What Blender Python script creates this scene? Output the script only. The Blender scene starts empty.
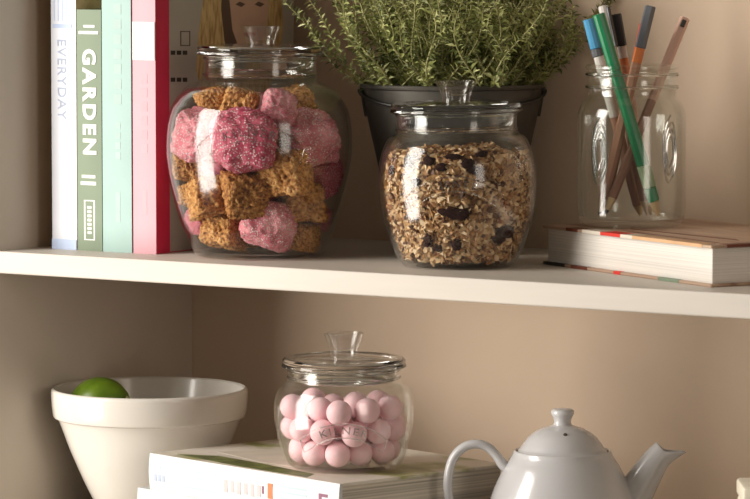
import bpy, bmesh, math, random
import numpy as np
from mathutils import Vector, Matrix, noise

random.seed(7)
SC = bpy.context.scene
COL = SC.collection

# ------------------------------------------------------------------ camera
W, H, F = 750, 499, 3900.0
CX, CY = W / 2, H / 2
TH = math.radians(33.5)
PI = math.pi
PITCH = math.atan((CY + 66) / F)
VD = Vector((-math.sin(TH) * math.cos(PITCH), math.cos(TH) * math.cos(PITCH), -math.sin(PITCH)))
RT = Vector((math.cos(TH), math.sin(TH), 0))
UP = RT.cross(VD)
FH = Vector((-math.sin(TH), math.cos(TH), 0))


def ray(x, y):
    return VD + RT * ((x - CX) / F) - UP * ((y - CY) / F)


CAM = -ray(300, 268.5) * 3.0


def onz(x, y, z):
    r = ray(x, y)
    return CAM + r * ((z - CAM.z) / r.z)


def ony(x, y, yy):
    r = ray(x, y)
    return CAM + r * ((yy - CAM.y) / r.y)


def at_depth(x, y, ref, w):
    """point on the pixel's ray in the upright plane facing the camera, w metres behind ref"""
    r = ray(x, y)
    q = ref + FH * w
    return CAM + r * ((q - CAM).dot(FH) / r.dot(FH))


def mpp(p):
    return (p - CAM).dot(VD) / F


cam_d = bpy.data.cameras.new('camera')
cam_d.sensor_width = 36
cam_d.lens = 36 * F / W
cam_d.clip_start = 0.05
cam = bpy.data.objects.new('camera', cam_d)
COL.objects.link(cam)
cam.matrix_world = Matrix.Translation(CAM) @ Matrix((RT, UP, -VD)).transposed().to_4x4()
cam_d.dof.use_dof = True
cam_d.dof.focus_distance = 3.05
cam_d.dof.aperture_fstop = 18
SC.camera = cam

# ------------------------------------------------------------------ light
SC.view_settings.view_transform = 'Standard'
SC.view_settings.look = 'None'
SC.view_settings.gamma = 1
SC.view_settings.use_curve_mapping = False
SC.view_settings.exposure = 0.17

world = bpy.data.worlds.new('room_ambient')
SC.world = world
world.use_nodes = True
bg = world.node_tree.nodes['Background']
bg.inputs[0].default_value = (1.0, 0.86, 0.72, 1)
bg.inputs[1].default_value = 0.10


def area_light(name, az, el, dist, sx, sy, power, color, target=(0.05, 0.1, -0.05)):
    """window light; az measured from the shelf's front normal, negative = to the left"""
    d = bpy.data.lights.new(name, 'AREA')
    d.shape = 'RECTANGLE'
    d.size, d.size_y = sx, sy
    d.energy = power
    d.color = color
    o = bpy.data.objects.new(name, d)
    COL.objects.link(o)
    a, e = math.radians(az), math.radians(el)
    t = Vector(target)
    v = Vector((math.sin(a) * math.cos(e), -math.cos(a) * math.cos(e), math.sin(e)))
    o.location = t + v * dist
    o.rotation_euler = (-v).to_track_quat('-Z', 'Y').to_euler()
    return o


area_light('window_key', -37, 10, 1.6, 0.74, 1.85, 52, (1.0, 0.945, 0.87), (-0.08, 0.06, -0.05))
area_light('window_side', 66, 10, 3.2, 0.7, 1.4, 11, (1.0, 0.88, 0.76))


# ------------------------------------------------------------------ materials
def mat(name):
    m = bpy.data.materials.new(name)
    m.use_nodes = True
    nt = m.node_tree
    return m, nt, nt.nodes['Principled BSDF']


def nd(nt, t, **kw):
    n = nt.nodes.new(t)
    for k, v in kw.items():
        setattr(n, k, v)
    return n


def ramp(nt, stops, interp='LINEAR'):
    n = nd(nt, 'ShaderNodeValToRGB')
    n.color_ramp.interpolation = interp
    el = n.color_ramp.elements
    while len(el) < len(stops):
        el.new(0.5)
    for e, (p, c) in zip(el, stops):
        e.position = p
        e.color = (*c, 1)
    return n


def coords(nt, scale=(1, 1, 1)):
    tc = nd(nt, 'ShaderNodeTexCoord')
    mp = nd(nt, 'ShaderNodeMapping')
    mp.inputs['Scale'].default_value = scale
    nt.links.new(tc.outputs['Object'], mp.inputs['Vector'])
    return mp.outputs['Vector']


def plain(name, c, rough=0.5, var=0.06, scale=40, bump=0.0, bscale=200, spec=0.4, coat=0.0, stretch=(1, 1, 1)):
    m, nt, b = mat(name)
    v = coords(nt, stretch)
    n = nd(nt, 'ShaderNodeTexNoise')
    n.inputs['Scale'].default_value = scale
    n.inputs['Detail'].default_value = 4
    nt.links.new(v, n.inputs['Vector'])
    lo = tuple(x * (1 - var) for x in c)
    hi = tuple(min(1, x * (1 + var)) for x in c)
    r = ramp(nt, [(0.3, lo), (0.7, hi)])
    nt.links.new(n.outputs['Fac'], r.inputs['Fac'])
    nt.links.new(r.outputs['Color'], b.inputs['Base Color'])
    b.inputs['Roughness'].default_value = rough
    b.inputs['Specular IOR Level'].default_value = spec
    b.inputs['Coat Weight'].default_value = coat
    b.inputs['Coat Roughness'].default_value = 0.08
    if bump:
        n2 = nd(nt, 'ShaderNodeTexNoise')
        n2.inputs['Scale'].default_value = bscale
        nt.links.new(v, n2.inputs['Vector'])
        bp = nd(nt, 'ShaderNodeBump')
        bp.inputs['Strength'].default_value = bump
        bp.inputs['Distance'].default_value = 0.001
        nt.links.new(n2.outputs['Fac'], bp.inputs['Height'])
        nt.links.new(bp.outputs['Normal'], b.inputs['Normal'])
    return m


def multi(name, stops, scale, rough=0.5, detail=5, stretch=(1, 1, 1), bump=0.0, interp='LINEAR', bdist=0.001, tex='noise'):
    """noise-mixed colours: photographs on covers, crumb, sugar"""
    m, nt, b = mat(name)
    v = coords(nt, stretch)
    if tex == 'noise':
        n = nd(nt, 'ShaderNodeTexNoise')
        n.inputs['Detail'].default_value = detail
        out = n.outputs['Fac']
    else:
        n = nd(nt, 'ShaderNodeTexVoronoi')
        out = n.outputs['Distance']
    n.inputs['Scale'].default_value = scale
    nt.links.new(v, n.inputs['Vector'])
    r = ramp(nt, stops, interp)
    nt.links.new(out, r.inputs['Fac'])
    nt.links.new(r.outputs['Color'], b.inputs['Base Color'])
    b.inputs['Roughness'].default_value = rough
    if bump:
        bp = nd(nt, 'ShaderNodeBump')
        bp.inputs['Strength'].default_value = bump
        bp.inputs['Distance'].default_value = bdist
        nt.links.new(out, bp.inputs['Height'])
        nt.links.new(bp.outputs['Normal'], b.inputs['Normal'])
    return m


def sugar(name, base, pale, white):
    m, nt, b = mat(name)
    v = coords(nt)
    n = nd(nt, 'ShaderNodeTexNoise')
    n.inputs['Scale'].default_value = 1.5
    n.inputs['Detail'].default_value = 3
    nt.links.new(v, n.inputs['Vector'])
    r = ramp(nt, [(0.35, base), (0.7, pale)])
    nt.links.new(n.outputs['Fac'], r.inputs['Fac'])
    vo = nd(nt, 'ShaderNodeTexVoronoi')
    vo.inputs['Scale'].default_value = 11
    nt.links.new(v, vo.inputs['Vector'])
    r2 = ramp(nt, [(0.24, (1, 1, 1)), (0.46, (0, 0, 0))])
    nt.links.new(vo.outputs['Distance'], r2.inputs['Fac'])
    n3 = nd(nt, 'ShaderNodeTexNoise')
    n3.inputs['Scale'].default_value = 3.5
    nt.links.new(v, n3.inputs['Vector'])
    r3 = ramp(nt, [(0.36, (0.35, 0.35, 0.35)), (0.6, (1, 1, 1))])
    nt.links.new(n3.outputs['Fac'], r3.inputs['Fac'])
    mu = nd(nt, 'ShaderNodeMath', operation='MULTIPLY')
    nt.links.new(r2.outputs['Color'], mu.inputs[0])
    nt.links.new(r3.outputs['Color'], mu.inputs[1])
    mx = nd(nt, 'ShaderNodeMixRGB')
    nt.links.new(mu.outputs[0], mx.inputs['Fac'])
    nt.links.new(r.outputs['Color'], mx.inputs['Color1'])
    mx.inputs['Color2'].default_value = (*white, 1)
    nt.links.new(mx.outputs['Color'], b.inputs['Base Color'])
    b.inputs['Roughness'].default_value = 0.55
    bp = nd(nt, 'ShaderNodeBump')
    bp.inputs['Strength'].default_value = 0.8
    bp.inputs['Distance'].default_value = 0.0012
    nt.links.new(mu.outputs[0], bp.inputs['Height'])
    nt.links.new(bp.outputs['Normal'], b.inputs['Normal'])
    return m


def pages(name, c, axis, lines=900, contrast=0.35):
    """leaf edges: fine lines across the block's thickness"""
    m, nt, b = mat(name)
    s = [3, 3, 3]
    s[axis] = lines
    v = coords(nt, tuple(s))
    n = nd(nt, 'ShaderNodeTexNoise')
    n.inputs['Scale'].default_value = 1
    n.inputs['Detail'].default_value = 2
    nt.links.new(v, n.inputs['Vector'])
    r = ramp(nt, [(0.3, tuple(x * (1 - contrast) for x in c)), (0.6, c)])
    nt.links.new(n.outputs['Fac'], r.inputs['Fac'])
    nt.links.new(r.outputs['Color'], b.inputs['Base Color'])
    b.inputs['Roughness'].default_value = 0.75
    bp = nd(nt, 'ShaderNodeBump')
    bp.inputs['Strength'].default_value = 0.5
    bp.inputs['Distance'].default_value = 0.0005
    nt.links.new(n.outputs['Fac'], bp.inputs['Height'])
    nt.links.new(bp.outputs['Normal'], b.inputs['Normal'])
    return m


def wall_glass(name, tint, f0=0.032, bump=0.02, graze=0.8):
    """clear container wall: passes light straight through, mirrors more towards grazing angles"""
    m = bpy.data.materials.new(name)
    m.use_nodes = True
    nt = m.node_tree
    nt.nodes.clear()
    out = nd(nt, 'ShaderNodeOutputMaterial')
    mix = nd(nt, 'ShaderNodeMixShader')
    tr = nd(nt, 'ShaderNodeBsdfTransparent')
    tr.inputs[0].default_value = (*tint, 1)
    gl = nd(nt, 'ShaderNodeBsdfGlossy')
    gl.inputs['Color'].default_value = (1, 1, 1, 1)
    gl.inputs['Roughness'].default_value = 0.11
    lw = nd(nt, 'ShaderNodeLayerWeight')
    lw.inputs['Blend'].default_value = 0.5
    pw = nd(nt, 'ShaderNodeMath', operation='POWER')
    pw.inputs[1].default_value = 3.6
    nt.links.new(lw.outputs['Facing'], pw.inputs[0])
    ma = nd(nt, 'ShaderNodeMath', operation='MULTIPLY_ADD')
    ma.inputs[1].default_value = graze
    ma.inputs[2].default_value = f0
    nt.links.new(pw.outputs[0], ma.inputs[0])
    n = nd(nt, 'ShaderNodeTexNoise')
    n.inputs['Scale'].default_value = 26
    n.inputs['Detail'].default_value = 1
    nt.links.new(coords(nt), n.inputs['Vector'])
    bp = nd(nt, 'ShaderNodeBump')
    bp.inputs['Strength'].default_value = bump * 10
    bp.inputs['Distance'].default_value = 0.0015
    nt.links.new(n.outputs['Fac'], bp.inputs['Height'])
    nt.links.new(bp.outputs['Normal'], gl.inputs['Normal'])
    nt.links.new(ma.outputs[0], mix.inputs['Fac'])
    nt.links.new(tr.outputs[0], mix.inputs[1])
    nt.links.new(gl.outputs[0], mix.inputs[2])
    nt.links.new(mix.outputs[0], out.inputs['Surface'])
    return m


def solid_glass(name, c=(0.97, 0.98, 0.97)):
    m, nt, b = mat(name)
    b.inputs['Base Color'].default_value = (*c, 1)
    b.inputs['Roughness'].default_value = 0.02
    b.inputs['IOR'].default_value = 1.48
    b.inputs['Transmission Weight'].default_value = 1.0
    n = nd(nt, 'ShaderNodeTexNoise')
    n.inputs['Scale'].default_value = 40
    nt.links.new(coords(nt), n.inputs['Vector'])
    bp = nd(nt, 'ShaderNodeBump')
    bp.inputs['Strength'].default_value = 0.15
    bp.inputs['Distance'].default_value = 0.001
    nt.links.new(n.outputs['Fac'], bp.inputs['Height'])
    nt.links.new(bp.outputs['Normal'], b.inputs['Normal'])
    return m


def metal(name, c, rough, var=0.15, scale=30, metallic=1.0):
    m = plain(name, c, rough, var, scale, 0.1, 60)
    m.node_tree.nodes['Principled BSDF'].inputs['Metallic'].default_value = metallic
    return m


M = {}
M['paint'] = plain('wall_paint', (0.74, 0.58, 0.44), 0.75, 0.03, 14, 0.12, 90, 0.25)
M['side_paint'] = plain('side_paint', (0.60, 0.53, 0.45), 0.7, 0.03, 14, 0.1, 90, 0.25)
M['shelf'] = plain('shelf_paint', (0.60, 0.55, 0.485), 0.5, 0.05, 18, 0.15, 70, 0.35, stretch=(0.25, 1, 3))
M['glass'] = wall_glass('jar_glass', (0.985, 0.988, 0.98))
M['mglass'] = wall_glass('mason_glass', (0.965, 0.975, 0.96), 0.05, 0.05)
M['knob'] = wall_glass('knob_glass', (0.95, 0.95, 0.94), 0.07, 0.02, 0.9)
M['lid'] = solid_glass('lid_glass')
M['emboss'] = wall_glass('embossed_glass', (0.80, 0.80, 0.79), 0.30, 0.05)
M['china'] = plain('white_china', (0.53, 0.525, 0.53), 0.22, 0.02, 20, 0.0, 60, 0.5, 0.4)
M['stoneware'] = plain('cream_stoneware', (0.70, 0.66, 0.60), 0.22, 0.02, 20, 0.03, 50, 0.5, 0.4)
M['hole'] = plain('dark_hole', (0.06, 0.05, 0.045), 0.8)
M['lime'] = multi('lime_peel', [(0.35, (0.075, 0.14, 0.004)), (0.7, (0.17, 0.26, 0.012))], 45, 0.35, 4, bump=0.2)
M['zinc'] = metal('zinc', (0.085, 0.078, 0.066), 0.55, 0.25, 18, 0.5)
M['wire'] = metal('dark_wire', (0.07, 0.068, 0.065), 0.45)
M['soil'] = plain('soil', (0.035, 0.025, 0.017), 0.9, 0.5, 150, 0.8, 200)
M['stem'] = plain('thyme_stem', (0.34, 0.32, 0.14), 0.7, 0.35, 60)
M['oatcore'] = multi('oat_core', [(0.35, (0.10, 0.05, 0.02)), (0.6, (0.42, 0.25, 0.11))], 180, 0.8)
M['raisin'] = plain('dark_fruit', (0.030, 0.010, 0.008), 0.75, 0.4, 3, 0.8, 6, 0.12)
M['pinkA'] = sugar('rose_sugar', (0.44, 0.045, 0.10), (0.62, 0.14, 0.20), (0.95, 0.72, 0.74))
M['pinkB'] = sugar('pale_rose_sugar', (0.56, 0.12, 0.17), (0.76, 0.32, 0.35), (0.97, 0.84, 0.83))
M['crumb'] = multi('golden_crumb', [(0.30, (0.17, 0.042, 0.006)), (0.46, (0.56, 0.235, 0.05)), (0.70, (0.84, 0.50, 0.19))], 5.5, 0.6, 8, bump=1.0, bdist=0.004)
M['crumbB'] = multi('brown_crumb', [(0.32, (0.10, 0.024, 0.004)), (0.48, (0.42, 0.16, 0.03)), (0.70, (0.74, 0.39, 0.12))], 6.0, 0.6, 8, bump=1.0, bdist=0.004)
M['mint'] = plain('pink_mint', (0.93, 0.62, 0.66), 0.5, 0.05, 60, 0.1, 300, 0.35)
b = M['mint'].node_tree.nodes['Principled BSDF']
b.inputs['Subsurface Weight'].default_value = 0.25
b.inputs['Subsurface Radius'].default_value = (0.006, 0.003, 0.003)
b.inputs['Subsurface Scale'].default_value = 0.5
M['pages'] = pages('white_pages', (0.80, 0.755, 0.69), 2, 1500, 0.18)
M['pages_grey'] = pages('book_pages', (0.66, 0.60, 0.50), 2, 700, 0.45)


def flakes_mat():
    m, nt, b = mat('oat_flakes')
    g = nd(nt, 'ShaderNodeNewGeometry')
    r = ramp(nt, [(0.0, (0.06, 0.022, 0.012)), (0.14, (0.18, 0.07, 0.025)), (0.32, (0.40, 0.20, 0.075)), (0.55, (0.58, 0.36, 0.165)), (0.75, (0.68, 0.47, 0.26)), (1.0, (0.78, 0.60, 0.39))])
    nt.links.new(g.outputs['Random Per Island'], r.inputs['Fac'])
    nt.links.new(r.outputs['Color'], b.inputs['Base Color'])
    b.inputs['Roughness'].default_value = 0.6
    return m


def leaf_mat():
    m, nt, b = mat('thyme_leaf')
    g = nd(nt, 'ShaderNodeNewGeometry')
    r = ramp(nt, [(0.0, (0.08, 0.10, 0.025)), (0.45, (0.24, 0.275, 0.075)), (0.8, (0.43, 0.46, 0.16)), (1.0, (0.66, 0.66, 0.33))])
    nt.links.new(g.outputs['Random Per Island'], r.inputs['Fac'])
    nt.links.new(r.outputs['Color'], b.inputs['Base Color'])
    b.inputs['Roughness'].default_value = 0.5
    return m


M['flakes'] = flakes_mat()
M['leaf'] = leaf_mat()


# ------------------------------------------------------------------ object helpers
def link(name, me, m=None, parent=None, loc=None, rot=None):
    o = bpy.data.objects.new(name, me)
    COL.objects.link(o)
    if m is not None and not me.materials:
        me.materials.append(m)
    if parent:
        o.parent = parent
    if loc is not None:
        o.location = loc
    if rot is not None:
        o.rotation_euler = rot
    return o


def from_bm(name, bm, m, parent=None, loc=None, rot=None, smooth=True, sharp=0.7):
    bmesh.ops.recalc_face_normals(bm, faces=bm.faces)
    if smooth:
        for f in bm.faces:
            f.smooth = True
        for e in bm.edges:
            if len(e.link_faces) == 2 and e.calc_face_angle(0) > sharp:
                e.smooth = False
    me = bpy.data.meshes.new(name)
    bm.to_mesh(me)
    bm.free()
    return link(name, me, m, parent, loc, rot)


def thing(name, label, cat, loc=(0, 0, 0), rot=(0, 0, 0), group=None):
    o = bpy.data.objects.new(name, None)
    COL.objects.link(o)
    o.empty_display_size = 0.02
    o.location = loc
    o.rotation_euler = rot
    return tag(o, label, cat, group)


def tag(o, label, cat, group=None):
    o['label'] = label
    o['category'] = cat
    if group:
        o['group'] = group
    return o


def struct(o, label, cat):
    o['kind'] = 'structure'
    return tag(o, label, cat)


def catmull(pts, n=5):
    P = [Vector(p) for p in pts]
    out = []
    for i in range(len(P) - 1):
        p0 = P[max(i - 1, 0)]
        p1, p2 = P[i], P[i + 1]
        p3 = P[min(i + 2, len(P) - 1)]
        for k in range(n):
            t = k / n
            out.append(0.5 * ((2 * p1) + (p2 - p0) * t + (2 * p0 - 5 * p1 + 4 * p2 - p3) * t * t + (3 * p1 - p0 - 3 * p2 + p3) * t ** 3))
    out.append(P[-1])
    return out


def lathe(bm, prof, segs=72, closed=False, sx=1.0):
    """revolve (r, z) points; r == 0 becomes a pole"""
    rings = []
    for p in prof:
        r, z = p[0], p[1]
        if r < 1e-6:
            rings.append([bm.verts.new((0, 0, z))])
        else:
            rings.append([bm.verts.new((r * math.cos(2 * PI * k / segs), r * math.sin(2 * PI * k / segs), z)) for k in range(segs)])
    pairs = list(zip(rings, rings[1:]))
    if closed:
        pairs.append((rings[-1], rings[0]))
    for a, b_ in pairs:
        for k in range(segs):
            k2 = (k + 1) % segs
            if len(a) == 1 and len(b_) == 1:
                continue
            if len(a) == 1:
                bm.faces.new((a[0], b_[k], b_[k2]))
            elif len(b_) == 1:
                bm.faces.new((a[k], b_[0], a[k2]))
            else:
                bm.faces.new((a[k], b_[k], b_[k2], a[k2]))
    return bm


def lathe_obj(name, prof, m, parent=None, segs=72, closed=False, loc=None, sharp=0.7):
    return from_bm(name, lathe(bmesh.new(), prof, segs, closed), m, parent, loc, sharp=sharp)


def box_bm(x0, x1, y0, y1, z0, z1, bev=0.0, segs=2, bm=None):
    own = bm is None
    bm = bm or bmesh.new()
    r = bmesh.ops.create_cube(bm, size=1)
    for v in r['verts']:
        v.co = Vector((x0 + (v.co.x + 0.5) * (x1 - x0), y0 + (v.co.y + 0.5) * (y1 - y0), z0 + (v.co.z + 0.5) * (z1 - z0)))
    if bev:
        es = list({e for v in r['verts'] for e in v.link_edges})
        bmesh.ops.bevel(bm, geom=es, offset=bev, segments=segs, affect='EDGES', profile=0.5)
    return bm


def tube(bm, pts, radii, segs=12, cap=True, flat=None):
    """sweep a ring along pts; flat=(axis, factor) squashes the ring"""
    rings = []
    n = len(pts)
    prev = None
    for i, p in enumerate(pts):
        t = (pts[min(i + 1, n - 1)] - pts[max(i - 1, 0)]).normalized()
        if prev is None:
            a = t.orthogonal().normalized()
        else:
            a = (prev - t * prev.dot(t)).normalized()
        prev = a
        b_ = t.cross(a)
        r = radii[i] if hasattr(radii, '__len__') else radii
        ring = []
        for k in range(segs):
            off = a * (r * math.cos(2 * PI * k / segs)) + b_ * (r * math.sin(2 * PI * k / segs))
            if flat:
                ax, fac = flat
                off = off + ax * (off.dot(ax) * (fac - 1))
            ring.append(bm.verts.new(p + off))
        rings.append(ring)
    for r0, r1 in zip(rings, rings[1:]):
        for k in range(segs):
            k2 = (k + 1) % segs
            bm.faces.new((r0[k], r0[k2], r1[k2], r1[k]))
    if cap:
        bm.faces.new(rings[0])
        bm.faces.new(rings[-1])
    return bm


def text_mesh(s, size, extrude=0.0, offset=0.0, spacing=1.0, res=3):
    cu = bpy.data.curves.new('text', 'FONT')
    cu.body = s
    cu.size = size
    cu.extrude = extrude
    cu.offset = offset
    cu.space_character = spacing
    cu.resolution_u = res
    cu.align_x = 'CENTER'
    cu.align_y = 'CENTER'
    o = bpy.data.objects.new('text', cu)
    COL.objects.link(o)
    dg = bpy.context.evaluated_depsgraph_get()
    dg.update()
    me = bpy.data.meshes.new_from_object(o.evaluated_get(dg))
    bpy.data.objects.remove(o)
    bpy.data.curves.remove(cu)
    me.materials.clear()
    return me


def poly(name, pts, m, parent, mapf, lift):
    """flat printed shape on a surface, a thin film with its own small thickness"""
    bm = bmesh.new()
    a = [bm.verts.new(mapf(u, v, lift)) for u, v in pts]
    b_ = [bm.verts.new(mapf(u, v, lift * 0.2)) for u, v in pts]
    bm.faces.new(a)
    n = len(a)
    for k in range(n):
        bm.faces.new((a[k], b_[k], b_[(k + 1) % n], a[(k + 1) % n]))
    return from_bm(name, bm, m, parent, smooth=False)


# ------------------------------------------------------------------ the shelf unit
XL = ony(0, 250, 0).x - 0.003
D = 0.268
ZLOW = -0.220
T = 0.018
XR = 0.95
FRONT_LOW = -0.14

o = from_bm('wall_back', box_bm(XL - 0.02, XR, D, D + 0.02, -0.30, 0.50), M['paint'], smooth=False)
struct(o, 'plain beige painted back panel of the shelf unit', 'wall')
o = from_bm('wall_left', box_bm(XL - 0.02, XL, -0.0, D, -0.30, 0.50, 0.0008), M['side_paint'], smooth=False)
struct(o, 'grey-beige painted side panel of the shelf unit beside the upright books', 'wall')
o = from_bm('shelf_board', box_bm(XL, XR, 0, D, -T, 0, 0.0012), M['shelf'], smooth=False)
o['kind'] = 'structure'
tag(o, 'cream painted wooden shelf board carrying the books and large jars', 'shelf')
o = from_bm('worktop', box_bm(XL - 0.02, XR, FRONT_LOW, D, ZLOW - 0.03, ZLOW, 0.002), M['shelf'], smooth=False)
o['kind'] = 'structure'
tag(o, 'cream painted lower shelf under the bowl, stacked books and teapot', 'shelf')

o = from_bm('shelf_board', box_bm(XL, XR, 0, D, 0.335, 0.335 + T, 0.0012), M['shelf'], smooth=False)  # unseen top board, added to shade the wall of the upper compartment
o['kind'] = 'structure'
tag(o, 'unseen cream board added above the plant and upright books to shade the wall', 'shelf')

# ------------------------------------------------------------------ glass jars
LETTER = {}


def radius_at(prof, z):
    for a, b_ in zip(prof, prof[1:]):
        if min(a[1], b_[1]) <= z <= max(a[1], b_[1]) and abs(a[1] - b_[1]) > 1e-9:
            t = (z - a[1]) / (b_[1] - a[1])
            return a[0] + (b_[0] - a[0]) * t
    return prof[-1][0]


def glass_jar(name, label, base, outer_px, lid_half, lid_h, knob, emb, group, ring_h, tilt=0.0):
    """base: point on the surface; outer_px: (half width, height) in photo pixels"""
    s = mpp(base)
    root = thing(name, label, 'jar', base, (0, tilt, TH), group)
    outer = [Vector((r * s, h * s, 0)) for r, h in outer_px]
    prof = catmull(outer, 5)
    t = 0.0021
    # inner surface: thick foot, even wall
    zf = 0.004
    inner = [Vector((max(p.x - t, 0.001), max(p.y, zf), 0)) for p in prof if p.y >= zf]
    rim_z = prof[-1].y
    closed_prof = [Vector((0, 0.0012, 0)), Vector((prof[0].x * 0.8, 0.001, 0)), Vector((prof[0].x * 0.9, 0, 0))] + prof + [Vector((prof[-1].x - t * 0.5, rim_z + 0.0008, 0))] + inner[::-1]
    foot = inner[0]
    closed_prof += [Vector((foot.x - 0.006, zf - 0.0005, 0)), Vector((0, zf - 0.0012, 0))]
    lathe_obj('glass_body', closed_prof, M['glass'], root, 96)
    # stopper lid: plug, rim, domed top; flared knob
    lh, lz = lid_half * s, lid_h * s
    plug = (outer_px[-1][0] * s - t - 0.0015)
    lp = [(0, lz - 0.0105), (plug - 0.004, lz - 0.0105), (plug - 0.001, lz - 0.0095), (plug, lz - 0.006), (plug, lz + 0.0002),
          (lh - 0.002, lz + 0.0002), (lh, lz + 0.0014), (lh - 0.0002, lz + 0.0030), (lh - 0.0012, lz + 0.0036), (lh - 0.0008, lz + 0.0044), (lh - 0.0006, lz + 0.0062), (lh - 0.0018, lz + 0.0076), (lh - 0.006, lz + 0.0082), (lh * 0.82, lz + 0.0072),
          (lh * 0.72, lz + 0.0076), (lh * 0.5, lz + 0.0088), (0.013, lz + 0.0098), (0, lz + 0.0098)]
    lid = lathe_obj('lid', lp, M['lid'], root, 80)
    for rh in (outer_px[-1][1] - 3.5, ring_h):
        bm = bmesh.new()
        rr_ = radius_at(prof, rh * s) - 0.0002
        tube(bm, [Vector((rr_ * math.cos(2 * PI * k / 72), rr_ * math.sin(2 * PI * k / 72), rh * s)) for k in range(73)], 0.0011, 8)
        from_bm('neck_ring', bm, M['lid'], root)
    k0, k1, kb, kt = (v * s for v in knob)   # base height, top height, base half, top half
    kp = [(0, k0), (kb * 1.15, k0), (kb * 0.98, k0 + (k1 - k0) * 0.12), (kb, k0 + (k1 - k0) * 0.3), (kb + (kt - kb) * 0.45, k0 + (k1 - k0) * 0.62), (kt * 0.98, k0 + (k1 - k0) * 0.9),
          (kt, k1 - 0.0005), (kt * 0.93, k1), (kt * 0.8, k1 - 0.0006), (kb * 0.7, k0 + (k1 - k0) * 0.42), (kb * 0.45, k0 + (k1 - k0) * 0.34), (0, k0 + (k1 - k0) * 0.32)]
    lathe_obj('knob', kp, M['knob'], lid, 48)
    # raised arched badge with lettering on the side facing the room
    zc, arc_r, half_w, hgt, lsz, ang0 = emb
    zc, arc_r, half_w, hgt, lsz = zc * s, arc_r * s, half_w * s, hgt * s, lsz * s

    def place(u, v, w):
        z = zc + v
        R = radius_at(prof, z) + w
        a = -PI / 2 + u / R + ang0
        return Vector((R * math.cos(a), R * math.sin(a), z))

    def bend(u, v):
        a = u / arc_r
        return (arc_r + v) * math.sin(a), (arc_r + v) * math.cos(a) - arc_r

    bm = bmesh.new()

    def ribbon(line):
        tube(bm, [place(u, v, 0.0002) for u, v in line], 0.00055, 6)

    N = 24
    top = [bend(-half_w + 2 * half_w * i / N, hgt) for i in range(N + 1)]
    bot = [bend(-half_w * 0.86 + 2 * half_w * 0.86 * i / N, 0) for i in range(N + 1)]
    ribbon(top)
    ribbon(bot)
    for sgn in (-1, 1):
        tip = bend(sgn * half_w * 1.12, hgt * 0.2)
        ribbon([bend(sgn * half_w, hgt), tip, bend(sgn * half_w * 0.86, 0)])
    badge = from_bm('embossed_badge', bm, M['lid'], root)
    word = text_mesh('KILNER', lsz * 1.3, 0.0005, 0.00008, 1.35)
    for v in word.vertices:
        u, vv = bend(v.co.x, hgt * 0.5 + v.co.y)
        v.co = place(u, vv, 0.0004 + v.co.z)
    link('embossed_lettering', word, M['emboss'], badge)
    return root, prof, s, t, zf


big_base = onz(258.5, 255.8, 0)
bigjar, bprof, bs, bt, bzf = glass_jar(
    'glass_jar', 'large clear glass jar of pink and golden sweets beside the pink book', big_base,
    [(58, 0), (63, 2), (67, 8), (72.5, 20), (78.5, 34), (87, 64), (91, 84), (93.3, 104), (92.5, 128), (88.8, 146), (85, 154), (80.5, 161), (75, 167), (68.5, 171.5), (61, 175), (57.5, 178.5), (56.5, 184), (56.5, 197), (57.5, 201)],
    63.5, 200, (208, 229.5, 14.5, 20.5), (120, 62, 50, 16, 9, -0.08), 'lidded glass jars', 181, 0.011)
mid_base = onz(458.5, 265.8, 0)
midjar, mprof, ms, mt, mzf = glass_jar(
    'glass_jar', 'clear glass jar of oat granola in front of the zinc planter', mid_base,
    [(50, 0), (55, 2), (60, 8), (66, 20), (74.5, 45), (79.3, 78), (78.5, 98), (76, 111), (73.3, 119), (70, 126), (66, 130.5), (62, 133.5), (60.3, 137), (60.3, 150), (61.5, 156)],
    66.3, 153, (163, 185.5, 14.5, 20.5), (80, 60, 45, 14, 8, -0.06), 'lidded glass jars', 137, -0.016)

ZST = -0.157          # top of the stacked books
small_base = onz(344, 467, ZST)
smalljar, sprof, ss, st, szf = glass_jar(
    'glass_jar', 'small clear glass jar of round pink mints on the stacked books', small_base,
    [(50, 0), (54, 2), (59.5, 8), (65, 25), (69, 42), (70, 56), (69, 69), (66, 78), (62.5, 82.5), (58, 86), (56.3, 90), (56, 99), (57, 102)],
    62.5, 100, (109, 135, 14, 20), (38, 52, 40, 14, 8, 0.0), 'lidded glass jars', 91)


def inner_radius(prof, t, z):
    return radius_at(prof, z) - t


# ------------------------------------------------------------------ sweets in the large jar
def lump_mesh(seed, rnd, rough, fine, cuts=26, pits=0.0):
    bm = bmesh.new()
    bmesh.ops.create_cube(bm, size=2)
    bmesh.ops.subdivide_edges(bm, edges=bm.edges, cuts=cuts, use_grid_fill=True)
    off = Vector((seed * 13.7, seed * 5.1, seed * 9.3))
    rr = random.Random(seed)
    sk = Vector((rr.uniform(-0.18, 0.18), rr.uniform(-0.18, 0.18), rr.uniform(-0.18, 0.18)))
    for v in bm.verts:
        c = v.co.copy()
        m8 = (abs(c.x) ** rnd + abs(c.y) ** rnd + abs(c.z) ** rnd) ** (1 / rnd)
        c = c / m8
        c.x += sk.x * c.z
        c.y += sk.y * c.x
        c.z += sk.z * c.y
        n = c.normalized()
        h = rough * noise.noise(c * 1.3 + off) + fine * noise.noise(c * 4.5 + off) + fine * 0.7 * noise.noise(c * 9 + off)
        h += fine * 0.55 * noise.noise(c * 17 + off)
        if pits:
            h -= pits * max(0.0, noise.noise(c * 3.1 - off) - 0.18) + 0.6 * pits * max(0.0, noise.noise(c * 7.3 - off) - 0.15)
        c += n * h
        v.co = c
    bmesh.ops.recalc_face_normals(bm, faces=bm.faces)
    for f in bm.faces:
        f.smooth = True
    me = bpy.data.meshes.new('sweet')
    bm.to_mesh(me)
    bm.free()
    return me


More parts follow.
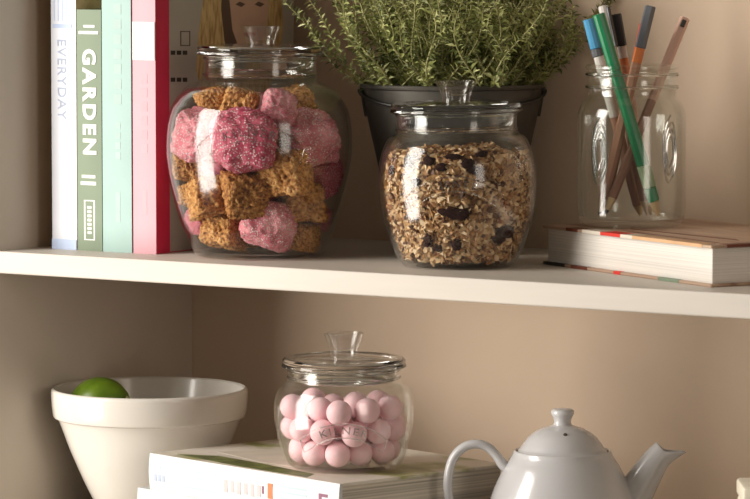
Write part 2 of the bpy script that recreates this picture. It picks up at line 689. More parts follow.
PINKM = []
CRUMBM = []
for k in range(4):
    for lst, mm, a in ((PINKM, M['pinkA'], (3.4, 0.20, 0.085)), (PINKM, M['pinkB'], (3.8, 0.20, 0.085)), (CRUMBM, M['crumb'], (8.0, 0.12, 0.10)), (CRUMBM, M['crumbB'], (9.0, 0.10, 0.11))):
        me = lump_mesh(k * 4 + len(lst) + 1, a[0], a[1], a[2], 26, 0.0 if lst is PINKM else 0.45)
        me.materials.append(mm)
        lst.append(me)

# (kind, px, py, half size px, depth from the jar axis towards the room as a share of the free room)
SWEETS = [('a', 252, 141, 30, 1.0), ('h', 241, 106, 19, 0.55), ('h', 217, 101, 16, 0.1), ('b', 279, 108, 17, 0.7), ('b', 200, 137, 25, 0.7), ('b', 323, 131, 27, 0.7),
          ('h', 300, 170, 25, 1.0), ('a', 338, 181, 21, 0.4), ('h', 306, 101, 18, 0.1), ('g', 243, 194, 23.5, 1.0), ('h', 208, 207, 23, 0.95), ('a', 190, 222, 15, 0.1),
          ('h', 215, 237, 20, 0.9), ('b', 271, 228, 25, 1.0), ('h', 315, 217, 22, 0.7), ('h', 309, 240, 15, 0.9), ('a', 330, 240, 13, 0.1), ('h', 181, 168, 17, 0.1), ('a', 213, 168, 16, 0.2),
          ('a', 275, 188, 16, 0.1), ('h', 240, 232, 18, -0.4), ('a', 285, 215, 22, -0.7), ('h', 230, 200, 22, -0.7), ('h', 270, 160, 24, -0.6), ('b', 220, 155, 20, -0.7), ('a', 315, 165, 20, -0.7), ('b', 255, 115, 22, -0.6), ('h', 290, 122, 20, -0.4), ('b', 337, 224, 12, 0.0), ('h', 176, 192, 12, 0.1)]
bl = []
for kd, px, py, hp, dep in SWEETS:
    s = bs
    z = (255.8 - py) * s
    u = (px - 258.5) * s
    h = hp * s
    bl.append([u, z, h, dep, kd])
P_ = []
for u, z, h, dep, kd in bl:
    R = inner_radius(bprof, bt, max(z, 0.008)) - h * 1.02
    R = max(R, 0.01)
    if abs(u) > R * 0.97:
        u = math.copysign(R * 0.97, u)
    w = -dep * math.sqrt(max(R * R - u * u, 0))
    P_.append([u, w, z])
P_ = np.array(P_)
HR = np.array([b_[2] for b_ in bl])
zmaxfill = 166 * bs
for it in range(260):
    d = P_[:, None] - P_[None]
    dist = np.linalg.norm(d, axis=2) + 1e-9
    need = (HR[:, None] + HR[None]) * 1.0
    ov = np.clip(need - dist, 0, None)
    np.fill_diagonal(ov, 0)
    push = (d / dist[..., None] * ov[..., None]).sum(1) * 0.22
    push[:, 0] *= 0.6
    push[:, 2] *= 0.5
    P_ += push
    for i in range(len(P_)):
        h = HR[i]
        P_[i, 2] = min(max(P_[i, 2], bzf + h * 0.86), zmaxfill - h * 0.8)
        zz = P_[i, 2]
        R = max(min(inner_radius(bprof, bt, max(zz - h * 0.5, 0.008)), inner_radius(bprof, bt, zz), inner_radius(bprof, bt, zz + h * 0.5)) - h * 1.04, 0.004)
        rr = math.hypot(P_[i, 0], P_[i, 1])
        if rr > R:
            P_[i, :2] *= R / rr
rs = random.Random(3)
B3 = Matrix.Rotation(TH, 3, 'Z')
pi_, ci_ = 0, 0
OWN = {0: 'largest rose pink sugared lump at the front of the large jar', 3: 'small pale pink sugared lump on top in the large jar', 9: 'golden brown cube directly under the largest rose lump in the large jar',
       13: 'pale pink sugared lump on the bottom of the large jar', 6: 'golden cube beside the largest rose lump, below the dusky pink one', 5: 'dusky pink sugared lump on the side away from the pink book'}
for si, ((u, z, h, dep, kd), q) in enumerate(zip(bl, P_)):
    pos = Vector(big_base) + B3 @ Vector(q)
    if kd in 'ab':
        me = PINKM[(2 * rs.randrange(4)) + (0 if kd == 'a' else 1)]
        o = link('sugared_sweet', me)
        tag(o, 'pink sugar-coated lump of sweet inside the large glass jar', 'sweet', 'pink sweets in the large jar')
    else:
        me = CRUMBM[(2 * rs.randrange(4)) + (0 if kd == 'h' else 1)]
        o = link('honeycomb_cube', me)
        tag(o, 'golden brown crumbly cube of sweet inside the large glass jar', 'sweet', 'golden cubes in the large jar')
    if si in OWN:
        o['label'] = OWN[si]
    o.location = pos
    k = 0.97 if kd in 'ab' else 0.89
    o.scale = (h * k * rs.uniform(0.95, 1.08), h * k * rs.uniform(0.95, 1.05), h * k * rs.uniform(0.9, 1.0))
    o.rotation_euler = (rs.uniform(-0.35, 0.35), rs.uniform(-0.35, 0.35), TH + rs.uniform(-0.6, 0.6)) if kd != 'g' else (0.12, 0.06, TH + 0.25)
    # slide the piece in until it is clear of the glass
    for _ in range(9):
        mw = Matrix.LocRotScale(o.location, o.rotation_euler, o.scale)
        worst, wd, low = 0.0, None, 1.0
        for v in list(me.vertices)[::3]:
            w = mw @ v.co - Vector(big_base)
            low = min(low, w.z)
            rr = math.hypot(w.x, w.y)
            ex = rr - (inner_radius(bprof, bt, min(max(w.z, 0.008), 170 * bs)) - 0.0006)
            if ex > worst:
                worst, wd = ex, Vector((w.x, w.y, 0)) / rr
        if worst > 0:
            o.location -= wd * worst
        if low < bzf:
            o.location.z += bzf - low


# ------------------------------------------------------------------ pink mints in the small jar
rng = np.random.default_rng(11)
NB = 43
rb = 13.4 * ss
Q = np.stack([rng.uniform(-0.03, 0.03, NB), rng.uniform(-0.03, 0.03, NB), rng.uniform(0.02, 0.10, NB)], 1)
for it in range(1000):
    Q[:, 2] -= 0.0005 if it < 600 else 0.00002
    for _ in range(2):
        d = Q[:, None] - Q[None]
        dist = np.linalg.norm(d, axis=2) + 1e-9
        ov = np.clip(2 * rb - dist, 0, None)
        np.fill_diagonal(ov, 0)
        Q += (d / dist[..., None] * ov[..., None]).sum(1) * 0.35
        for i in range(NB):
            Q[i, 2] = max(Q[i, 2], szf + rb)
            z = min(Q[i, 2], 84 * ss)
            R = min(inner_radius(sprof, st, z), inner_radius(sprof, st, max(z - rb * 0.6, 0.008))) - rb - 0.0002
            rr = math.hypot(Q[i, 0], Q[i, 1])
            if rr > R:
                Q[i, :2] *= R / rr
bm = bmesh.new()
bmesh.ops.create_uvsphere(bm, u_segments=28, v_segments=18, radius=rb * 0.95)
for f in bm.faces:
    f.smooth = True
mint = bpy.data.meshes.new('mint')
bm.to_mesh(mint)
bm.free()
mint.materials.append(M['mint'])
for q in Q:
    o = link('mint_ball', mint)
    o.location = Vector(small_base) + B3 @ Vector(q)
    o.rotation_euler = (rng.uniform(0, 6), rng.uniform(0, 6), 0)
    tag(o, 'round pale pink mint inside the small glass jar', 'sweet', 'pink mints in the small jar')

# ------------------------------------------------------------------ granola in the middle jar
gz1 = 113 * ms
core = [(0, mzf + 0.002)]
for i in range(24):
    z = mzf + 0.002 + (gz1 - 0.006 - mzf) * i / 23
    core.append((inner_radius(mprof, mt, max(z, 0.008)) - 0.0072, z))
core.append((0, gz1 - 0.004))
gr = thing('granola', 'toasted oat granola filling the glass jar in front of the planter', 'granola', mid_base)
gr['kind'] = 'stuff'
oc = lathe_obj('granola_core', core, M['oatcore'], gr, 48)
oc['kind'] = 'stuff'
verts, faces = [], []


def add_flake(c, n, r, e, th):
    n = n.normalized()
    a = n.orthogonal().normalized()
    b_ = n.cross(a)
    ph = rs.uniform(0, 6.28)
    a, b_ = a * math.cos(ph) + b_ * math.sin(ph), b_ * math.cos(ph) - a * math.sin(ph)
    i0 = len(verts)
    for k in range(7):
        t = 2 * PI * k / 7
        j = rs.uniform(0.8, 1.15)
        cu = 0.25 * r * math.cos(2 * t) * rs.uniform(0.3, 1.2)
        verts.append(c + a * (r * j * math.cos(t)) + b_ * (r * e * j * math.sin(t)) + n * cu)
    verts.append(c + n * th)
    verts.append(c - n * th * 0.6)
    for k in range(7):
        k2 = (k + 1) % 7
        faces.append((i0 + k, i0 + k2, i0 + 7))
        faces.append((i0 + k2, i0 + k, i0 + 8))


for i in range(7200):
    z = mzf + 0.003 + (gz1 - mzf - 0.004) * rs.random()
    a = rs.uniform(0, 2 * PI)
    r = rs.uniform(0.0022, 0.0050)
    R = inner_radius(mprof, mt, max(z, 0.009)) - 0.0016 - r * 0.75 - abs(rs.gauss(0, 0.0022))
    out = Vector((math.cos(a), math.sin(a), 0))
    n = out * 0.9 + Vector((rs.gauss(0, 0.7), rs.gauss(0, 0.7), rs.gauss(0, 0.7)))
    add_flake(out * R + Vector((0, 0, z)), n, r, rs.uniform(0.6, 0.95), rs.uniform(0.0005, 0.0013))
for i in range(1800):
    a = rs.uniform(0, 2 * PI)
    R = (inner_radius(mprof, mt, gz1) - 0.004) * math.sqrt(rs.random())
    p = Vector((R * math.cos(a), R * math.sin(a), 0))
    z = gz1 - 0.004 + 0.006 * noise.noise(p * 40) + 0.010 * (1 - (R / 0.055) ** 2) * 0.6 + rs.uniform(-0.002, 0.002)
    add_flake(p + Vector((0, 0, z)), Vector((rs.gauss(0, 0.6), rs.gauss(0, 0.6), 1)), rs.uniform(0.002, 0.0043), rs.uniform(0.6, 0.95), rs.uniform(0.0005, 0.0013))
me = bpy.data.meshes.new('oat_flakes')
me.from_pydata([tuple(v) for v in verts], [], faces)
o = link('oat_flakes', me, M['flakes'], gr)
o['kind'] = 'stuff'

RAIS = []
for k in range(3):
    me = lump_mesh(60 + k, 2.2, 0.45, 0.25, 7)
    me.materials.append(M['raisin'])
    RAIS.append(me)
for px, py, wx, hx in [(453, 208, 14, 5.5), (427, 236, 5, 6), (437, 243, 4, 4), (455, 240, 5, 5), (503, 227, 11, 6), (408, 158, 5, 6), (428, 157, 6, 4), (440, 163, 5, 4), (466, 159, 6, 4), (452, 153, 8, 3), (392, 168, 3, 5), (416, 178, 5, 4), (473, 166, 7, 4), (480, 150, 6, 3), (497, 233, 7, 6)]:
    z = (265.8 - py) * ms
    u = (px - 458.5) * ms
    R = inner_radius(mprof, mt, z) - 0.0032
    q = Vector((u, -math.sqrt(max(R * R - u * u, 0)), z))
    o = link('dried_fruit', RAIS[rs.randrange(3)])
    o.location = Vector(mid_base) + B3 @ q
    o.scale = (wx * ms, 0.0030, hx * ms)
    o.rotation_euler = (0, rs.uniform(-0.3, 0.3), TH + u / R)
    tag(o, 'small dark dried fruit piece among the granola in the jar', 'dried fruit', 'dried fruit in the granola')


# ------------------------------------------------------------------ books
def book(name, label, L, Wd, Tk, loc, rot, m_cover, m_pages, b=0.0022, over=0.003, spine_m=None, round_sp=0.0, group=None):
    """spine along local x at y = 0 facing -y; thickness along z; lying flat when unrotated"""
    root = thing(name, label, 'book', loc, rot, group)
    bm = bmesh.new()
    box_bm(0, L, 0, Wd, 0, b, 0.0006, 1, bm)
    box_bm(0, L, 0, Wd, Tk - b, Tk, 0.0006, 1, bm)
    cv = from_bm('cover', bm, m_cover, root, smooth=False)
    # spine: slightly bowed strip
    bm = bmesh.new()
    n = 8
    ring0, ring1 = [], []
    for x, ring in ((0, ring0), (L, ring1)):
        for k in range(n + 1):
            z = Tk * k / n
            y = -round_sp * math.sin(PI * k / n) - 0.0001
            ring.append(bm.verts.new((x, y, z)))
        for k in range(n, -1, -1):
            z = min(max(Tk * k / n, b * 0.5), Tk - b * 0.5)
            ring.append(bm.verts.new((x, b, z)))
    m_ = len(ring0)
    for k in range(m_):
        k2 = (k + 1) % m_
        bm.faces.new((ring0[k], ring0[k2], ring1[k2], ring1[k]))
    bm.faces.new(ring0)
    bm.faces.new(ring1)
    sp = from_bm('spine', bm, spine_m or m_cover, root)
    bm = box_bm(over, L - over, b, Wd - over, b, Tk - b, 0.0003, 1)
    from_bm('page_block', bm, m_pages, root, smooth=False)
    return root, cv, sp


YB = 0.045
up_rot = Matrix(((0, 0, -1), (0, 1, 0), (1, 0, 0))).to_euler()   # local x -> up, z -> -X, y -> into the shelf


def px_x(px, y):
    return ony(px, 252, y).x


edges = [px_x(p, YB) for p in (52.6, 77.3, 78.1, 102.4, 103.2, 132.0, 133.6, 156.3)]
M['bk_white'] = plain('white_spine', (0.72, 0.74, 0.80), 0.45, 0.02, 20)
M['bk_tan'] = multi('tan_cover_photo', [(0.35, (0.48, 0.27, 0.10)), (0.65, (0.75, 0.52, 0.28))], 30, 0.4)
M['bk_green'] = plain('sage_cover', (0.20, 0.255, 0.175), 0.6, 0.05, 30)
M['bk_teal'] = plain('aqua_cover', (0.33, 0.48, 0.445), 0.5, 0.04, 30)
M['bk_pink'] = plain('pink_spine', (0.60, 0.315, 0.36), 0.45, 0.03, 30)
M['bk_red'] = plain('crimson_cover', (0.58, 0.025, 0.075), 0.45, 0.05, 30)
M['bk_grey'] = plain('grey_cover', (0.34, 0.30, 0.25), 0.45, 0.06, 20)
M['ink_blue'] = plain('pale_blue_ink', (0.42, 0.48, 0.62), 0.6)
M['ink_lblue'] = plain('light_blue_print', (0.50, 0.60, 0.80), 0.6)
M['ink_white'] = plain('white_ink', (0.88, 0.87, 0.83), 0.6)
M['ink_aqua'] = plain('pale_aqua_ink', (0.40, 0.52, 0.49), 0.6)
M['ink_pink'] = plain('pale_pink_ink', (0.63, 0.37, 0.41), 0.6)
M['ink_dark'] = plain('dark_ink', (0.03, 0.025, 0.02), 0.6)
M['ink_red'] = plain('red_ink', (0.62, 0.035, 0.02), 0.5)
M['ink_orange'] = plain('orange_ink', (0.70, 0.19, 0.08), 0.5)
M['ink_plum'] = plain('plum_ink', (0.25, 0.10, 0.16), 0.5)
M['pages_std'] = pages('standing_pages', (0.74, 0.69, 0.60), 2, 800)

STAND = 'books standing on the shelf'
SPECS = [('book', 'tall white upright book at the side panel with pale blue lettering', 0, 0.275, 0.185, M['bk_white'], M['bk_tan']),
         ('book', 'shorter sage green upright book with large white lettering', 2, 0.0, 0.165, M['bk_green'], M['bk_green']),
         ('book', 'tall pale aqua upright book beside the sage green one', 4, 0.27, 0.19, M['bk_teal'], M['bk_teal']),
         ('book', 'tall pink-spined upright book with crimson edged photo cover', 6, 0.268, 0.195, M['bk_pink'], M['bk_red'])]
SP = []
for nm, lb, k, L, Wd, ms_, mc in SPECS:
    x0, x1 = edges[k], edges[k + 1]
    if L == 0.0:
        L = (ony(88, 11, YB) - ony(88, 252, YB)).z
    r, cv, sp = book(nm, lb, L, Wd, x1 - x0, (x1, YB, 0), up_rot, mc, M['pages_std'], 0.0018, 0.003, ms_, 0.0006, STAND)
    SP.append((r, x0, x1, L, sp))


def spine_z(i, py):
    r, x0, x1, L, sp = SP[i]
    px = [63, 88, 116, 143][i]
    return ony(px, py, YB).z


def spine_text(i, s, pyc, size, m, off=0.5, bold=0.0, spacing=1.0, horizontal=False, name='lettering'):
    r, x0, x1, L, sp = SP[i]
    me = text_mesh(s, size, 0.00012, bold, spacing)
    zc = spine_z(i, pyc)
    Tk = x1 - x0
    for v in me.vertices:
        a, c, w = v.co
        # local frame: x up, z = -X ; reading downwards with letter tops to the right
        if horizontal:
            v.co = (zc + c, -0.0008 - w, Tk * (1 - off) - a)
        else:
            v.co = (zc - a, -0.0008 - w, Tk * (1 - off) - c)
    link(name, me, m, sp)


def spine_rect(i, py0, py1, o0, o1, m, name='printed_band', lift=0.0):
    r, x0, x1, L, sp = SP[i]
    # just proud of the bowed spine, at the strip's highest point
    hi = 0.5 if o0 <= 0.5 <= o1 else min((o0, o1), key=lambda q: abs(q - 0.5))
    lift = 0.0006 * math.sin(PI * hi) + 0.0002
    Tk = x1 - x0
    za, zb = min(spine_z(i, py1), L - 0.0005), min(spine_z(i, py0), L - 0.0005)
    from_bm(name, box_bm(za, zb, -lift, 0.0001, Tk * (1 - o1), Tk * (1 - o0)), m, sp, smooth=False)


# white book: boxed block at the top, EVERYDAY, blue foot
spine_rect(0, 24, 28, 0.08, 0.85, M['ink_lblue'])
for q in range(4):
    spine_rect(0, -30, 21, 0.12 + q * 0.17, 0.17 + q * 0.17, M['ink_lblue'], 'printed_line')
spine_text(0, 'EVERYDAY', 79, 0.0125, M['ink_blue'], 0.42, 0.0, 1.12)
spine_rect(0, 239, 250.5, 0.0, 0.98, M['ink_lblue'])
# green book
spine_text(1, 'GARDEN', 102, 0.0180, M['ink_white'], 0.5, 0.0007, 1.3)
spine_rect(1, 25, 27.5, 0.3, 0.75, M['ink_white'], 'small_print')
spine_rect(1, 31, 34, 0.1, 0.9, M['ink_white'], 'small_print')
spine_rect(1, 175, 178, 0.2, 0.75, M['ink_white'], 'small_print')
spine_rect(1, 181.5, 185, 0.15, 0.78, M['ink_white'], 'small_print')
for a0, a1, b0, b1 in ((200, 201, 0.28, 0.72), (239, 240, 0.28, 0.72), (200, 240, 0.28, 0.33), (200, 240, 0.67, 0.72)):
    spine_rect(1, a0, a1, b0, b1, M['ink_white'], 'label_border')
for q in range(7):
    spine_rect(1, 206 + q * 4.2, 208.6 + q * 4.2, 0.42, 0.58, M['ink_white'], 'small_print')
# aqua book: faint pale lettering
for q in range(7):
    spine_rect(2, 4 + q * 15, 14 + q * 15, 0.42, 0.68, M['ink_aqua'], 'faint_letter')
for q in range(4):
    spine_rect(2, 122 + q * 10, 129 + q * 10, 0.46, 0.64, M['ink_aqua'], 'faint_letter')
spine_rect(2, 192, 222, 0.46, 0.62, M['ink_aqua'], 'faint_logo')
# pink book: white band, faint lettering
spine_rect(3, 22, 60, 0.02, 0.98, M['ink_white'])
for q in range(6):
    spine_rect(3, 74 + q * 14, 83 + q * 14, 0.4, 0.66, M['ink_pink'], 'faint_letter')
spine_rect(3, 190, 214, 0.42, 0.62, M['ink_pink'], 'faint_logo')

# cover picture on the pink book (faces right): grey ground, fair-haired portrait, small dark print
r3, x0, x1, L3, sp3 = SP[3]


def cov(px, py):
    """pixel -> (depth, height) on the cover plane"""
    rr = ray(px, py)
    p = CAM + rr * ((x1 - CAM.x) / rr.x)
    return p.y - YB, p.z


def covmap(u, v, lift):
    return Vector((v, u, -lift))


def cshape(name, pts, m, lift):
    poly(name, [cov(*p) for p in pts], m, r3, covmap, lift)


M['hair'] = multi('printed_hair', [(0.3, (0.30, 0.17, 0.05)), (0.6, (0.62, 0.44, 0.20))], 60, 0.4, 3, stretch=(1, 6, 1))
M['skin'] = plain('printed_skin', (0.56, 0.36, 0.26), 0.4, 0.05, 40)
M['lips'] = plain('printed_lips', (0.40, 0.10, 0.09), 0.4)
M['brow'] = plain('printed_eye', (0.10, 0.06, 0.04), 0.4)
M['bk_ground'] = plain('printed_ground', (0.40, 0.37, 0.32), 0.4, 0.05, 20)
d1 = 0.194
poly('cover_photo', [(0.0185, 0.001), (d1, 0.001), (d1, L3 - 0.001), (0.0185, L3 - 0.001)], M['bk_ground'], r3, covmap, 0.0002)
cshape('printed_hair', [(208, -30), (225, -45), (255, -48), (275, -35), (281, -8), (283, 25), (279, 60), (266, 95), (240, 110), (205, 110), (196, 70), (198, 35), (203, 0)], M['hair'], 0.0003)
cshape('printed_face', [(229, -10), (233, -26), (248, -33), (262, -26), (268, -8), (268, 14), (264, 34), (254, 50), (247, 54), (239, 48), (231, 30), (228, 10)], M['skin'], 0.0004)
cshape('printed_neck', [(236, 40), (258, 40), (262, 80), (230, 80)], M['skin'], 0.00035)
cshape('printed_shade', [(222, -20), (231, -24), (229, 0), (232, 30), (240, 52), (232, 70), (224, 40), (221, 10)], M['brow'], 0.00045)
for ex in (240, 259):
    cshape('printed_eye', [(ex - 5, 4.5), (ex - 1, 1.5), (ex + 5, 4), (ex + 1, 7)], M['brow'], 0.0005)
    cshape('printed_eyebrow', [(ex - 6, -3), (ex, -6), (ex + 6, -4), (ex, -4.2)], M['brow'], 0.0005)
cshape('printed_lips', [(242, 34), (247, 32), (252, 32), (257, 34), (249, 38)], M['lips'], 0.0005)
for y in (53, 80):
    for q in range(3):
        cshape('printed_text', [(170.5 + q * 6, y - 2.4), (175 + q * 6, y - 2.4), (175 + q * 6, y + 1.8), (170.5 + q * 6, y + 1.8)], M['ink_dark'], 0.0003)
for a, b_, c, d_ in ((180, 31, 190, 32), (180, 45, 190, 46), (180, 31, 181, 46), (189, 31, 190, 46)):
    cshape('printed_frame', [(a, b_), (c, b_), (c, d_), (a, d_)], M['brow'], 0.0003)

# ------------------------------------------------------------------ book lying at the right of the shelf, pages towards the room
nearc = onz(711, 287.5, 0)
leftc = onz(542, 264, 0)
ang = math.atan2((nearc - leftc).y, (nearc - leftc).x)
Lb = (nearc - leftc).length
Wb = 0.139
TB = 0.0305
M['cov_wood'] = multi('wood_photo_cover', [(0.30, (0.20, 0.10, 0.06)), (0.42, (0.42, 0.27, 0.19)), (0.6, (0.50, 0.35, 0.25)), (0.75, (0.62, 0.45, 0.31))], 14, 0.4, 4, stretch=(0.6, 5, 1))
# local x runs towards the wall along the right page edge, local y from the far spine to the left-front edge
fx = Vector((math.cos(ang), math.sin(ang), 0))       # left -> near corner
fy = Vector((-math.sin(ang), math.cos(ang), 0))      # room -> wall
rootb, cvb, spb = book('book', 'thick book lying flat under the pencil jar, page edges facing out', Lb, Wb, TB, tuple(nearc + fy * Wb), (0, 0, ang + PI), M['cov_wood'], M['pages'], 0.0022, 0.0035)


def lb(u, w, z):
    """u along the front page edge from the near corner leftwards, w in from the front edge"""
    return Vector((u, Wb - w, z))


def top_patch(name, pts, m, lift=0.0002):
    poly(name, [(u, w) for u, w in pts], m, rootb, lambda u, w, l: lb(u, w, TB + l), lift)


M['cov_rust'] = plain('rust_print', (0.16, 0.045, 0.025), 0.4, 0.2, 30)
M['cov_peach'] = plain('peach_print', (0.66, 0.40, 0.22), 0.4, 0.15, 40)
M['cov_cream'] = plain('cream_print', (0.72, 0.64, 0.54), 0.4, 0.1, 40)
for nm, a0, a1, m in (('printed_red', 0.52, 0.64, M['ink_red']), ('printed_cream', 0.64, 0.75, M['cov_cream']), ('printed_peach', 0.05, 0.45, M['cov_peach']), ('printed_cream', 0.45, 0.52, M['cov_cream']), ('printed_dark', 0.78, 0.85, M['cov_rust'])):
    bm = box_bm(a0 * Lb, a1 * Lb, Wb - 0.009 - 0.006 * rs.random(), Wb + 0.0002, TB - 0.0022, TB + 0.0003)
    from_bm(nm, bm, m, cvb, smooth=False)
top_patch('printed_streak', [(0.02, 0.018), (0.13, 0.020), (0.16, 0.024), (0.10, 0.023), (0.02, 0.021)], M['cov_rust'])
top_patch('printed_streak', [(0.03, 0.045), (0.16, 0.036), (0.17, 0.039), (0.04, 0.05)], M['cov_rust'])
bm = box_bm(-0.0002, 0.010, 0.02, Wb - 0.014, TB - 0.0022, TB + 0.0003)
from_bm('printed_edge', bm, M['cov_rust'], cvb, smooth=False)
for a0, a1, m in ((0.18, 0.30, M['bk_green']), (0.52, 0.56, M['ink_red']), (0.72, 0.82, M['cov_rust']), (0.86, 0.99, M['ink_dark'])):
    from_bm('printed_edge', box_bm(a0 * Lb, a1 * Lb, Wb - 0.006, Wb + 0.0002, -0.0000, 0.0024), m, cvb, smooth=False)

# ------------------------------------------------------------------ stacked books below
n2 = onz(340, 484, ZST)
l2 = onz(150, 453, ZST)
ang2 = math.atan2((n2 - l2).y, (n2 - l2).x)
L2 = (n2 - l2).length
T2 = 0.0295
M['sp_white'] = plain('white_spine_print', (0.62, 0.65, 0.65), 0.4, 0.03, 20)
M['cov_garden'] = multi('garden_photo_cover', [(0.25, (0.12, 0.12, 0.04)), (0.38, (0.36, 0.36, 0.14)), (0.46, (0.66, 0.60, 0.50)), (0.7, (0.80, 0.74, 0.66)), (0.85, (0.50, 0.35, 0.24))], 13, 0.4, 4, stretch=(1, 1.6, 1))
root2, cv2, sp2 = book('book', 'thick hardback with white spine under the mint jar, topmost of the stack', L2, 0.172, T2, (l2.x, l2.y, ZST - T2), (0, 0, ang2), M['cov_garden'], M['pages_grey'], 0.0024, 0.0035, M['sp_white'], 0.0012)


def spbar(u0, u1, v0, v1, m, name='faint_print'):
    from_bm(name, box_bm(u0 * L2, u1 * L2, -0.0012 * math.sin(PI * (v0 + v1) / 2) - 0.0003, 0.0, v0 * T2, v1 * T2), m, sp2, smooth=False)


for q in range(3):
    spbar(0.03 + q * 0.022, 0.044 + q * 0.022, 0.28, 0.46, M['ink_blue'])
    spbar(0.035 + q * 0.02, 0.046 + q * 0.02, 0.55, 0.68, M['ink_lblue'])
M['ink_ice'] = plain('ice_blue_ink', (0.48, 0.60, 0.62), 0.5)
M['ink_blush'] = plain('blush_ink', (0.60, 0.50, 0.50), 0.5)
for q in range(4):
    spbar(0.15, 0.36, 0.22 + q * 0.15, 0.27 + q * 0.15, M['ink_ice'])
for q in range(6):
    spbar(0.41 + q * 0.035, 0.428 + q * 0.035, 0.3 + 0.03 * (q % 2), 0.62, M['ink_blush'])
spbar(0.64, 0.665, 0.32, 0.72, M['ink_orange'], 'printed_logo')
spbar(0.61, 0.62, 0.42, 0.62, M['ink_plum'], 'printed_logo')
for q in range(4):
    spbar(0.70, 0.84, 0.22 + q * 0.15, 0.27 + q * 0.15, M['ink_ice'])
spbar(0.90, 0.915, 0.16, 0.66, M['ink_plum'], 'printed_logo')
spbar(0.90, 0.945, 0.6, 0.68, M['ink_plum'], 'printed_logo')
# printed photograph pieces on its top cover
for nm, pts, m in (('printed_foliage', [(0.02, 0.012), (0.11, 0.004), (0.19, 0.004), (0.18, 0.020), (0.10, 0.028), (0.05, 0.03)], plain('foliage_print', (0.13, 0.15, 0.045), 0.45, 0.5, 90)),
                   ('printed_path', [(0.03, 0.045), (0.10, 0.032), (0.16, 0.034), (0.15, 0.075), (0.05, 0.08)], M['cov_cream'])):
    poly(nm, pts, m, root2, lambda u, w, l: Vector((u, w, T2 + l)), 0.0002)

T3 = ZST - T2 - ZLOW
dx2 = Vector((math.cos(ang2), math.sin(ang2), 0))
dy2 = Vector((-math.sin(ang2), math.cos(ang2), 0))
l3 = l2 - dx2 * 0.016 + dy2 * 0.0
root4, cv4, sp4 = book('book', 'pale book at the bottom of the stack beside the bowl', 0.246, 0.172, T3, (l3.x, l3.y, ZLOW), (0, 0, ang2 - 0.02), M['sp_white'], M['pages_grey'], 0.0024, 0.0035, M['sp_white'], 0.001)

# ------------------------------------------------------------------ mason jar with pencils
mj = onz(631, 225.2, TB + 0.0004)
s = mpp(mj)
root = thing('mason_jar', 'clear screw-neck glass jar of pens standing on the flat book', 'jar', mj, (0, 0, TH))
mo = [(44, 0), (49, 2), (53, 8), (54.3, 18), (54.3, 60), (54.3, 104), (53.5, 113), (50, 122), (45.5, 128), (44, 132), (44, 136.5), (45.6, 137.5), (45.6, 139.5), (44, 140.5), (44, 149), (45.6, 150), (45.6, 152), (44, 153), (44, 156), (46, 157), (46.2, 159), (45, 160)]
mprf = catmull([Vector((a * s, h * s, 0)) for a, h in mo], 4)
t = 0.003
inn = [Vector((min(p.x - t, 41.5 * s if p.y > 128 * s else 99), p.y, 0)) for p in mprf if p.y >= 0.006]
lathe_obj('glass_body', [Vector((0, 0.001, 0)), Vector((mprf[0].x * 0.9, 0.0005, 0))] + mprf + [Vector((43.5 * s, 161 * s, 0))] + inn[::-1] + [Vector((inn[0].x - 0.006, 0.0055, 0)), Vector((0, 0.0048, 0))], M['mglass'], root, 80)
for hz in (138.5, 151):
    bm = bmesh.new()
    tube(bm, [Vector((45.2 * s * math.cos(2 * PI * k / 64), 45.2 * s * math.sin(2 * PI * k / 64), hz * s + 0.0012 * (k / 64 - 0.5))) for k in range(65)], 0.0011, 8)
    from_bm('screw_thread', bm, M['lid'], root)
# raised panels / scrolled marks on the sides of the jar
for a0, zc in ((-2.25, 0.058), (-0.85, 0.060)):
    bm = bmesh.new()
    pts = []
    for i in range(61):
        tt = i / 60 * 6 * PI
        k = tt / (2 * PI)
        a = a0 + (0.08 + 0.05 * k) * math.sin(tt) * 0.8
        z = zc + (0.009 + 0.006 * k) * math.cos(tt) + 0.002 * math.sin(3 * tt)
        R = 54.3 * s + 0.0001
        pts.append(Vector((R * math.cos(a), R * math.sin(a), z)))
    tube(bm, pts, 0.0008, 6)
    from_bm('embossed_mark', bm, M['emboss'], root)

PM = {k: plain('pen_' + k, c, rg, 0.05, 60, 0, 100, 0.5) for k, c, rg in (
    ('blue', (0.07, 0.30, 0.52), 0.35), ('green', (0.008, 0.20, 0.075), 0.35), ('palegreen', (0.30, 0.40, 0.24), 0.4), ('silver', (0.62, 0.59, 0.55), 0.35), ('black', (0.02, 0.02, 0.022), 0.35),
    ('slate', (0.12, 0.13, 0.145), 0.45), ('white', (0.74, 0.70, 0.65), 0.4), ('orange', (0.62, 0.19, 0.06), 0.4), ('red', (0.55, 0.06, 0.03), 0.4), ('wood', (0.40, 0.20, 0.125), 0.5), ('darkwood', (0.26, 0.125, 0.08), 0.5),
    ('tan', (0.56, 0.40, 0.22), 0.55), ('rose', (0.66, 0.42, 0.33), 0.35), ('lead', (0.05, 0.045, 0.04), 0.5))}


